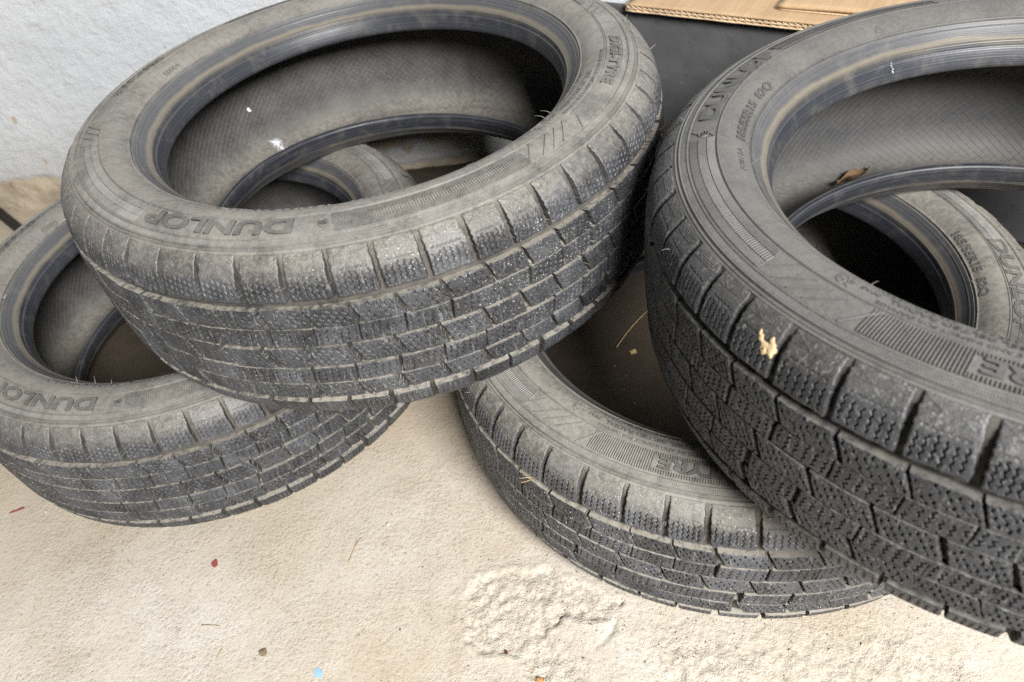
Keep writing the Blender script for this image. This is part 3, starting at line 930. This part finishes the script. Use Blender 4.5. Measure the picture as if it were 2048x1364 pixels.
# ------------------------------------------------------------------ dark bin and cardboard
def box_mesh(name, x0, x1, y0, y1, z0, z1, mat, bev=0.004):
    import bmesh
    bm = bmesh.new()
    bmesh.ops.create_cube(bm, size=1.0)
    for v in bm.verts:
        v.co = Vector((x0 + (v.co.x + 0.5) * (x1 - x0), y0 + (v.co.y + 0.5) * (y1 - y0), z0 + (v.co.z + 0.5) * (z1 - z0)))
    if bev:
        bmesh.ops.bevel(bm, geom=bm.edges[:], offset=bev, segments=2, affect='EDGES')
    me = bpy.data.meshes.new(name)
    bm.to_mesh(me); bm.free()
    me.materials.append(mat)
    return me

def bin_mat():
    M = Mat('dark_grey_panel')
    p = M.pos()
    n1 = M.noise(p, 14, 4, 0.6); n2 = M.noise(p, 120, 4, 0.6)
    c = M.mix(M.ramp(n1, [(0.3, 0.0), (0.7, 1.0)]), (0.075, 0.075, 0.078), (0.12, 0.12, 0.122))
    c = M.mix(M.ramp(n2, [(0.62, 0.0), (0.72, 0.5)]), c, (0.03, 0.03, 0.03))
    v = M.voro(p, 60)
    c = M.mix(M.math('MULTIPLY', M.ramp(v, [(0.05, 1.0), (0.09, 0.0)]), M.ramp(n1, [(0.5, 0.0), (0.58, 0.6)])), c, (0.35, 0.33, 0.30))
    return M.set(c, 0.5, 0.4, n2, 0.0006, 0.5)

CB_Z = 0.262
pL, pR = on_z(1250, 4, CB_Z), on_z(1660, 46, CB_Z)
dirx = Vector((pR[0] - pL[0], pR[1] - pL[1], 0)).normalized()

def cb_mat(name, a, b):
    M = Mat(name)
    o = M.obj()
    st = M.noise(M.mapping(o, (55.0, 2.0, 55.0)), 3.0, 3, 0.6)
    n = M.noise(o, 22, 4, 0.6)
    c = M.mix(M.ramp(st, [(0.35, 0.0), (0.65, 1.0)]), a, b)
    c = M.mix(M.ramp(n, [(0.45, 0.0), (0.75, 0.4)]), c, (0.30, 0.19, 0.10))
    return M.set(c, 0.85, 0.2, M.math('ADD', st, M.noise(o, 300, 3)), 0.0004, 0.6)

M_CB = cb_mat('cardboard', (0.43, 0.295, 0.175), (0.50, 0.35, 0.21))
M_CBEDGE = cb_mat('cardboard_edge', (0.62, 0.46, 0.30), (0.70, 0.54, 0.36))

def frame_at(name):
    o = bpy.data.objects.new(name, None)
    COL.objects.link(o)
    o.location = (pL[0], pL[1], 0)
    o.rotation_euler = (0, 0, math.atan2(dirx.y, dirx.x))
    o.empty_display_size = 0.05
    return o

def build_bin():
    r = frame_at('storage_bin')
    m = bin_mat()
    t = 0.006
    zt = CB_Z - 0.0125
    link('front_panel', box_mesh('front_panel', -0.070, 0.62, 0.014, 0.014 + t, 0.0, zt, m, 0.002), r)
    link('side_panel', box_mesh('side_panel', -0.070, -0.064, 0.0205, 0.030, 0.0, zt, m, 0.002), r)
    link('side_panel', box_mesh('side_panel', 0.614, 0.62, 0.0205, 0.34, 0.0, zt, m, 0.002), r)
    link('rim', box_mesh('rim', -0.060, 0.612, 0.0208, 0.0270, zt - 0.012, zt - 0.0005, m, 0.002), r)
    tag(r, 'smooth dark grey bin under the cardboard between the two upper tyres', 'bin')

def flute_edge(L, th, yf, z0, nwave):
    """front edge of double-wall board: liners plus wavy flutes"""
    V, F = [], []
    n = nwave * 8
    for (zc, amp, ph) in ((z0 + th * 0.27, th * 0.19, 0.0), (z0 + th * 0.73, th * 0.19, 1.1)):
        b = len(V)
        for i in range(n + 1):
            x = L * i / n
            zz = zc + amp * math.sin(2 * math.pi * i / 8 * (1.0 if ph == 0 else 1.37) + ph)
            for (y, dz) in ((yf, 0.00055), (yf, -0.00055), (yf + 0.02, -0.00055), (yf + 0.02, 0.00055)):
                V.append((x, y, zz + dz))
        for i in range(n):
            for k in range(4):
                a = b + i * 4 + k; c = b + i * 4 + (k + 1) % 4
                F.append((a, c, c + 4, a + 4))
    return V, F

def sheet(name, x0, x1, y0, y1, z, th, mat, seed=0, warp=0.003):
    nx, ny = 60, 24
    X, Y = np.meshgrid(np.linspace(x0, x1, nx), np.linspace(y0, y1, ny), indexing='ij')
    Y = np.where(Y > y0, np.minimum(Y, np.maximum(0.052 + 0.60 * X, y0 + 0.002 + 0.001 * np.arange(ny))), Y)
    Y = Y + (Y == y0) * 0.0014 * fbm(X * 60 + seed, X * 0 + 5, 3)
    Zt = z + warp * fbm(X * 5 + seed, Y * 5, 2)
    P = np.concatenate([np.stack([X, Y, Zt + th], -1).reshape(-1, 3), np.stack([X, Y, Zt], -1).reshape(-1, 3)])
    F1 = grid_faces(nx, ny)
    n = nx * ny
    idx = np.arange(n).reshape(nx, ny)
    ring = np.concatenate([idx[:, 0], idx[-1, 1:], idx[-2::-1, -1], idx[0, -2:0:-1]])
    nxt = np.roll(ring, -1)
    F = np.vstack([F1, F1[:, ::-1] + n, np.stack([ring, ring + n, nxt + n, nxt], -1)])
    return mesh_np(name, P, F, mat, smooth=False)

def build_cardboard():
    r = frame_at('cardboard_sheet')
    th = 0.0082
    z0 = CB_Z - 0.0124
    tk = 0.0007
    link('bottom_liner', sheet('bottom_liner', 0.0, 0.70, 0.0, 0.26, z0, tk, M_CBEDGE, 1, 0), r)
    link('middle_liner', sheet('middle_liner', 0.001, 0.699, 0.0008, 0.26, z0 + th * 0.5 - tk / 2, tk, M_CBEDGE, 2, 0), r)
    link('top_liner', sheet('top_liner', 0.0, 0.70, 0.0006, 0.26, z0 + th, tk, M_CB, 3, 0), r)
    V, F = flute_edge(0.698, th, 0.0012, z0 + 0.0004, 64)
    link('flutes', mesh_np('flutes', V, F, M_CBEDGE), r)
    tag(r, 'brown corrugated cardboard sheet with its fluted cut edge towards the camera', 'cardboard', 'flattened cardboard on the bin')
    # a second piece lying on it
    r2 = frame_at('cardboard_flap')
    link('board', sheet('board', 0.20, 0.72, 0.030, 0.30, z0 + th + tk + 0.0036, 0.004, M_CB, 9, 0.004), r2)
    link('edge_liner', sheet('edge_liner', 0.201, 0.719, 0.0305, 0.29, z0 + th + tk + 0.0006, 0.0012, M_CBEDGE, 9, 0.0), r2)
    tag(r2, 'second piece of brown cardboard lying on top of the corrugated sheet', 'cardboard', 'flattened cardboard on the bin')
build_bin()
build_cardboard()

# ------------------------------------------------------------------ small things
def simple_mat(name, c1, c2=None, rough=0.7, scale=200):
    M = Mat(name)
    n = M.noise(M.obj(), scale, 3, 0.6)
    return M.set(M.mix(n, c1, c2 or tuple(x * 0.6 for x in c1)), rough, 0.3, n, 0.0004, 0.5)

def strand(pts, w0, w1=None, sides=5):
    """tapered tube through world points; returns V, F about the first point"""
    w1 = w0 if w1 is None else w1
    P = np.array(pts, float)
    V, F = [], []
    for i, p in enumerate(P):
        d = P[min(i + 1, len(P) - 1)] - P[max(i - 1, 0)]
        d /= np.linalg.norm(d)
        a = np.cross(d, [0.3, 0.2, 1.0]); a /= np.linalg.norm(a)
        b = np.cross(d, a)
        w = w0 + (w1 - w0) * i / (len(P) - 1)
        for k in range(sides):
            t = 2 * math.pi * k / sides
            V.append(p - P[0] + w * (a * math.cos(t) + b * math.sin(t)))
    for i in range(len(P) - 1):
        for k in range(sides):
            F.append((i * sides + k, i * sides + (k + 1) % sides, (i + 1) * sides + (k + 1) % sides, (i + 1) * sides + k))
    F.append(tuple(range(sides))[::-1]); F.append(tuple(range((len(P) - 1) * sides, len(P) * sides)))
    return V, F

def flake(rx, ry, th, seed, n=11):
    rnd = random.Random(seed)
    top, bot = [], []
    for k in range(n):
        a = 2 * math.pi * k / n
        q = rnd.uniform(0.65, 1.15)
        top.append((rx * q * math.cos(a), ry * q * math.sin(a), th * rnd.uniform(0.6, 1.4)))
        bot.append((rx * q * math.cos(a), ry * q * math.sin(a), 0.0))
    V = top + bot + [(0, 0, th * 1.6)]
    F = [(k, (k + 1) % n, 2 * n) for k in range(n)]
    F += [(k, n + k, n + (k + 1) % n, (k + 1) % n) for k in range(n)]
    F.append(tuple(range(n, 2 * n))[::-1])
    return V, F

def ground_z(x, y):
    z, _ = ground_height(np.array([[x]]), np.array([[y]]))
    return float(z[0, 0]) - 0.0008

def ground_flake(name, px, py, rx, ry, th, mat, rot, label, cat, seed):
    p = on_z(px, py)
    V, F = flake(rx, ry, th, seed)
    o = link(name, mesh_np(name, V, F, mat, smooth=False))
    o.location = (p[0], p[1], ground_z(p[0], p[1]) + 0.0003)
    o.rotation_euler = (0, 0, R(rot))
    tag(o, label, cat)

ground_flake('paint_chip', 430, 1126, 0.0035, 0.0055, 0.0007, simple_mat('red_paint', (0.34, 0.085, 0.075)), 20, 'small red paint chip on the open floor', 'paint chip', 3)
ground_flake('red_sliver', 34, 1020, 0.0085, 0.0016, 0.0008, simple_mat('red_sliver', (0.26, 0.06, 0.05)), 22, 'thin dark red sliver on the floor below the left tyre', 'sliver', 5)
ground_flake('blue_paint_spot', 637, 1347, 0.0052, 0.0056, 0.0004, simple_mat('blue_paint', (0.24, 0.42, 0.66), (0.34, 0.50, 0.68)), 10, 'small sky-blue paint spot on the floor at the bottom edge', 'paint spot', 8)
ground_flake('debris_lump', 527, 1306, 0.0040, 0.0050, 0.0016, simple_mat('debris', (0.27, 0.21, 0.13)), 50, 'small brown debris lump on the floor near the blue spot', 'debris', 12)
ground_flake('red_crumb', 1013, 1305, 0.0016, 0.0018, 0.0012, simple_mat('dark_red', (0.16, 0.035, 0.03)), 0, 'tiny dark red crumb beside the broken patch of floor', 'crumb', 14)
ground_flake('orange_crumb', 1079, 1360, 0.0035, 0.0022, 0.0014, simple_mat('orange', (0.60, 0.30, 0.12)), 0, 'tiny orange crumb in the broken floor at the bottom edge', 'crumb', 15)
ground_flake('pale_crumb', 1266, 704, 0.0045, 0.0040, 0.0016, simple_mat('pale_crumb', (0.62, 0.47, 0.22)), 0, 'small yellowish crumb on the shaded floor beside the right tyre', 'crumb', 17)
ground_flake('white_pebble', 776, 1049, 0.0022, 0.0026, 0.0018, simple_mat('pebble', (0.62, 0.60, 0.52)), 0, 'tiny pale pebble on the floor between the floor tyres', 'pebble', 19)

def build_grit():
    rnd = np.random.default_rng(5)
    P = []
    for key, n in (('A', 520), ('C', 620)):
        c = TYRES[key]['c']
        a = rnd.uniform(R(170), R(370), n)
        rr = 0.272 + np.abs(rnd.normal(0, 0.030, n))
        P.append(np.stack([c[0] + rr * np.cos(a), c[1] + rr * np.sin(a)], -1))
    P.append(np.stack([rnd.uniform(-0.75, 0.75, 1500), rnd.uniform(0.10, 0.62, 1500)], -1))
    sx = np.array(SPALL)
    P.append(sx.mean(0) + rnd.normal(0, 1, (260, 2)) * [0.075, 0.05])
    P = np.vstack(P)
    z, _ = ground_height(P[:, :1], P[:, 1:])
    octa = np.array([(1, 0, 0), (0, 1, 0), (-1, 0, 0), (0, -1, 0), (0, 0, 1), (0, 0, -1)], float)
    fo = np.array([(0, 1, 4), (1, 2, 4), (2, 3, 4), (3, 0, 4), (1, 0, 5), (2, 1, 5), (3, 2, 5), (0, 3, 5)])
    n = len(P)
    sz = np.clip(rnd.lognormal(-7.55, 0.45, n), 0.00025, 0.0019)
    V = octa[None] * sz[:, None, None] * rnd.uniform(0.55, 1.2, (n, 6, 1))
    a = rnd.uniform(0, 6.28, n)
    ca, sa = np.cos(a)[:, None], np.sin(a)[:, None]
    V = np.stack([V[..., 0] * ca - V[..., 1] * sa, V[..., 0] * sa + V[..., 1] * ca, V[..., 2] * 0.8], -1)
    V += np.stack([P[:, 0], P[:, 1], z[:, 0] - 0.0006 + sz * 0.4], -1)[:, None, :]
    F = (fo[None] + (np.arange(n) * 6)[:, None, None]).reshape(-1, 3)
    M = Mat('grit')
    k = M.noise(M.pos(), 60, 3, 0.8)
    m = M.set(M.ramp(k, [(0.30, (0.10, 0.08, 0.06)), (0.48, (0.34, 0.27, 0.19)), (0.62, (0.55, 0.49, 0.40)), (0.75, (0.66, 0.62, 0.55))]), 0.9, 0.2)
    o = link('grit', mesh_np('grit', V.reshape(-1, 3), F, m, smooth=False))
    tag(o, 'loose sand and grit scattered over the concrete floor', 'grit', kind='stuff')
build_grit()

M_STRAW = simple_mat('straw', (0.55, 0.42, 0.22), (0.42, 0.30, 0.15))
def ground_straw(name, a, b, w, label, sag=0.0):
    p, q = on_z(*a), on_z(*b)
    pts = []
    for t in np.linspace(0, 1, 7):
        c = p + (q - p) * t
        n = np.array([-(q - p)[1], (q - p)[0], 0]) * sag * math.sin(math.pi * t)
        c = c + n
        pts.append((c[0], c[1], ground_z(c[0], c[1]) + w + 0.0012))
    V, F = strand(pts, w, w * 0.6)
    o = link(name, mesh_np(name, V, F, M_STRAW))
    o.location = pts[0]
    tag(o, label, 'straw', 'loose straw on the floor')
ground_straw('straw', (1233, 696), (1296, 622), 0.0007, 'long pale straw on the shaded floor between the upper tyres', 0.03)
ground_straw('straw', (698, 1128), (722, 1076), 0.0004, 'thin straw on the floor between the left tyre and the broken patch', 0.05)
ground_straw('straw', (404, 1252), (440, 1253), 0.00035, 'short straw lying level on the floor below the red chip', 0.02)
ground_straw('straw', (432, 1320), (446, 1298), 0.00035, 'short slanted straw on the floor at the lower left', 0.04)

def ray_hit(px, py, key):
    """first point of a tyre's real surface under a pixel"""
    d = Vector(pix_dir(px, py))
    bpy.context.view_layer.update()
    dg = bpy.context.evaluated_depsgraph_get()
    ok, loc, nor, idx, ob, mt = scene.ray_cast(dg, Vector(CAM_LOC), d, distance=5.0)
    return loc, nor, ob

def on_surface(name, px, py, V, F, mat, label, cat, spin=0.0, lift=0.0004, smooth=False):
    loc, nor, ob = ray_hit(px, py, None)
    if nor.dot(Vector(CAM_LOC) - loc) < 0: nor = -nor
    o = link(name, mesh_np(name, V, F, mat, smooth=smooth))
    o.matrix_world = Matrix.Translation(loc + nor * lift) @ nor.to_track_quat('Z', 'Y').to_matrix().to_4x4() @ Matrix.Rotation(R(spin), 4, 'Z')
    tag(o, label, cat)
    return o

# tan splash on the near tyre's shoulder: a thin ragged crust lying on the blocks
def splash():
    import mathutils
    c, n0, ob = ray_hit(1536, 690, None)
    poly = [(-14, -34), (-9, -22), (-6, -6), (2, -3), (6, -12), (13, -16), (16, -2), (18, 14), (9, 20), (6, 33), (0, 21), (-12, 18), (-17, 8), (-13, -2), (-18, -12), (-19, -22)]
    nx, ny = 22, 36
    gx, gy = np.meshgrid(np.linspace(-20, 20, nx), np.linspace(-36, 36, ny), indexing='ij')
    wx = gx + 5 * fbm(gx * 0.25, gy * 0.25, 3); wy = gy + 5 * fbm(gx * 0.25 + 9, gy * 0.25, 3)
    sd = poly_sd(wx, wy, poly)
    bpy.context.view_layer.update()
    dg = bpy.context.evaluated_depsgraph_get()
    V, idx = [], -np.ones((nx, ny), int)
    top = {}
    for i in range(nx):
        for k in range(ny):
            if sd[i, k] > 2.2: continue
            ok, loc, nor, fi, o2, mt = scene.ray_cast(dg, Vector(CAM_LOC), Vector(pix_dir(1536 + gx[i, k], 690 + gy[i, k])), distance=3.0)
            if not ok or (loc - c).length > 0.03: continue
            idx[i, k] = len(V)
            V.append(tuple(loc + n0 * (0.0006 if sd[i, k] < -0.5 else -0.0002)))
    F = []
    for i in range(nx - 1):
        for k in range(ny - 1):
            q = (idx[i, k], idx[i + 1, k], idx[i + 1, k + 1], idx[i, k + 1])
            if min(q) >= 0: F.append(q[::-1])
    o = link('tan_splash', mesh_np('tan_splash', [tuple(Vector(v) - c) for v in V], F, simple_mat('tan_splash', (0.60, 0.45, 0.27), (0.50, 0.36, 0.21), 0.95), smooth=True))
    o.location = c
    tag(o, 'ragged tan dried splash on the shoulder of the nearest tyre', 'splash')
splash()

# white fluff and a flake inside the middle tyre
def feather(seed, n=80, L=0.010, squash=1.0):
    rnd = random.Random(seed)
    Vs, Fs = [], []
    for i in range(n):
        c = rnd.uniform(-0.009, 0.009)
        a = rnd.uniform(-2.2, 2.2) + (math.pi / 2 if c > 0 else -math.pi / 2)
        l = rnd.uniform(0.35, 1.0) * L
        b = np.array([c * 0.25, c, 0.0])
        pts = [b + np.array([math.cos(a) * l * t + 0.2 * l * t * t * rnd.uniform(-1, 1), math.sin(a) * l * t, 0.35 * l * t * rnd.random()]) for t in (0, 0.35, 0.7, 1.0)]
        v, f = strand(pts, 0.00030, 0.00010, 3)
        o = len(Vs)
        Vs += [tuple(np.array(q) + pts[0]) for q in v]
        Fs += [tuple(o + k for k in g) for g in f]
    return Vs, Fs
M_WHITE = simple_mat('white_fluff', (0.88, 0.89, 0.93), (0.80, 0.81, 0.88), 0.8)
V, F = feather(2)
on_surface('feather_tuft', 558, 292, V, F, M_WHITE, 'tuft of white down stuck inside the middle tyre', 'feather', 20, 0.0012)
V, F = flake(0.0022, 0.0042, 0.0006, 31)
on_surface('white_flake', 497, 219, V, F, M_WHITE, 'small white flake stuck on the inner lining of the middle tyre', 'flake', 25, 0.0006)

# dead leaf in the right tyre
def leaf():
    V, F = [], []
    n = 9
    for i in range(n):
        t = i / (n - 1)
        w = 0.0068 * math.sin(math.pi * min(1, t * 0.95 + 0.04)) ** 0.7
        x = (t - 0.5) * 0.052
        for s in (-1, -0.5, 0, 0.5, 1):
            V.append((x, s * w, 0.0035 * abs(s) + 0.002 * math.sin(t * 9 + s * 2)))
    for i in range(n - 1):
        for k in range(4):
            a = i * 5 + k
            F.append((a, a + 5, a + 6, a + 1))
    m = len(V)
    V2_ = [(x, y, z - 0.0007) for x, y, z in V]
    F2_ = [tuple(m + k for k in f[::-1]) for f in F]
    return V + V2_, F + F2_
V, F = leaf()
on_surface('dead_leaf', 1706, 362, V, F, simple_mat('dead_leaf', (0.17, 0.105, 0.055), (0.10, 0.065, 0.035), 0.7, 90), 'curled brown dead leaf lying inside the right tyre', 'leaf', 22, 0.004, True)

# dry grass tufts
def tuft(seed, n, L, spread):
    rnd = random.Random(seed)
    Vs, Fs = [], []
    for i in range(n):
        a = rnd.uniform(0, 2 * math.pi); l = L * rnd.uniform(0.4, 1.0)
        el = rnd.uniform(0.1, spread)
        b = np.array([rnd.gauss(0, 0.0012), rnd.gauss(0, 0.0012), 0.0])
        bend = rnd.uniform(-0.6, 0.6)
        pts = []
        for t in (0, 0.3, 0.6, 0.85, 1.0):
            aa = a + bend * t
            pts.append(b + np.array([math.cos(aa) * l * t * math.cos(el), math.sin(aa) * l * t * math.cos(el), l * t * math.sin(el) * (1 - 0.3 * t)]))
        v, f = strand(pts, 0.00038, 0.00015, 3)
        o = len(Vs)
        Vs += [tuple(np.array(q) + pts[0]) for q in v]
        Fs += [tuple(o + k for k in g) for g in f]
    return Vs, Fs
V, F = tuft(5, 7, 0.013, 0.7)
on_surface('grass_wisp', 1066, 958, V, F, M_STRAW, 'small wisp of dry grass caught on the tread of the lower right tyre', 'grass', 0, 0.0005)
V, F = tuft(6, 16, 0.022, 1.2)
on_surface('grass_tuft', 1316, 262, V, F, simple_mat('brown_grass', (0.22, 0.15, 0.09)), 'brown dry grass tuft wedged between the two upper tyres', 'grass', 0, 0.002)
V, F = tuft(9, 9, 0.012, 1.0)
on_surface('fibre_knot', 8, 597, V, F, simple_mat('fibre', (0.45, 0.42, 0.36)), 'knot of pale fibres on the sidewall at the left edge', 'fibre', 0, 0.0006)
V, F = feather(7, 14, 0.0022)
on_surface('white_fibre', 1783, 127, V, F, M_WHITE, 'white fibre speck on the rim bead of the nearest tyre', 'fibre', 0, 0.0006)

# black bar on the floor behind the left tyre
a, b = on_z(-40, 395, 0.006), on_z(70, 484, 0.006)
d = b - a
L = np.linalg.norm(d[:2])
o = link('black_bar', box_mesh('black_bar', -0.10, L, -0.0075, 0.0075, 0.0, 0.012, simple_mat('black_plastic', (0.012, 0.012, 0.013), None, 0.45), 0.0015))
o.location = (a[0], a[1], 0.0005)
o.rotation_euler = (0, 0, math.atan2(d[1], d[0]))
tag(o, 'flat black bar on the floor behind the left tyre', 'bar')
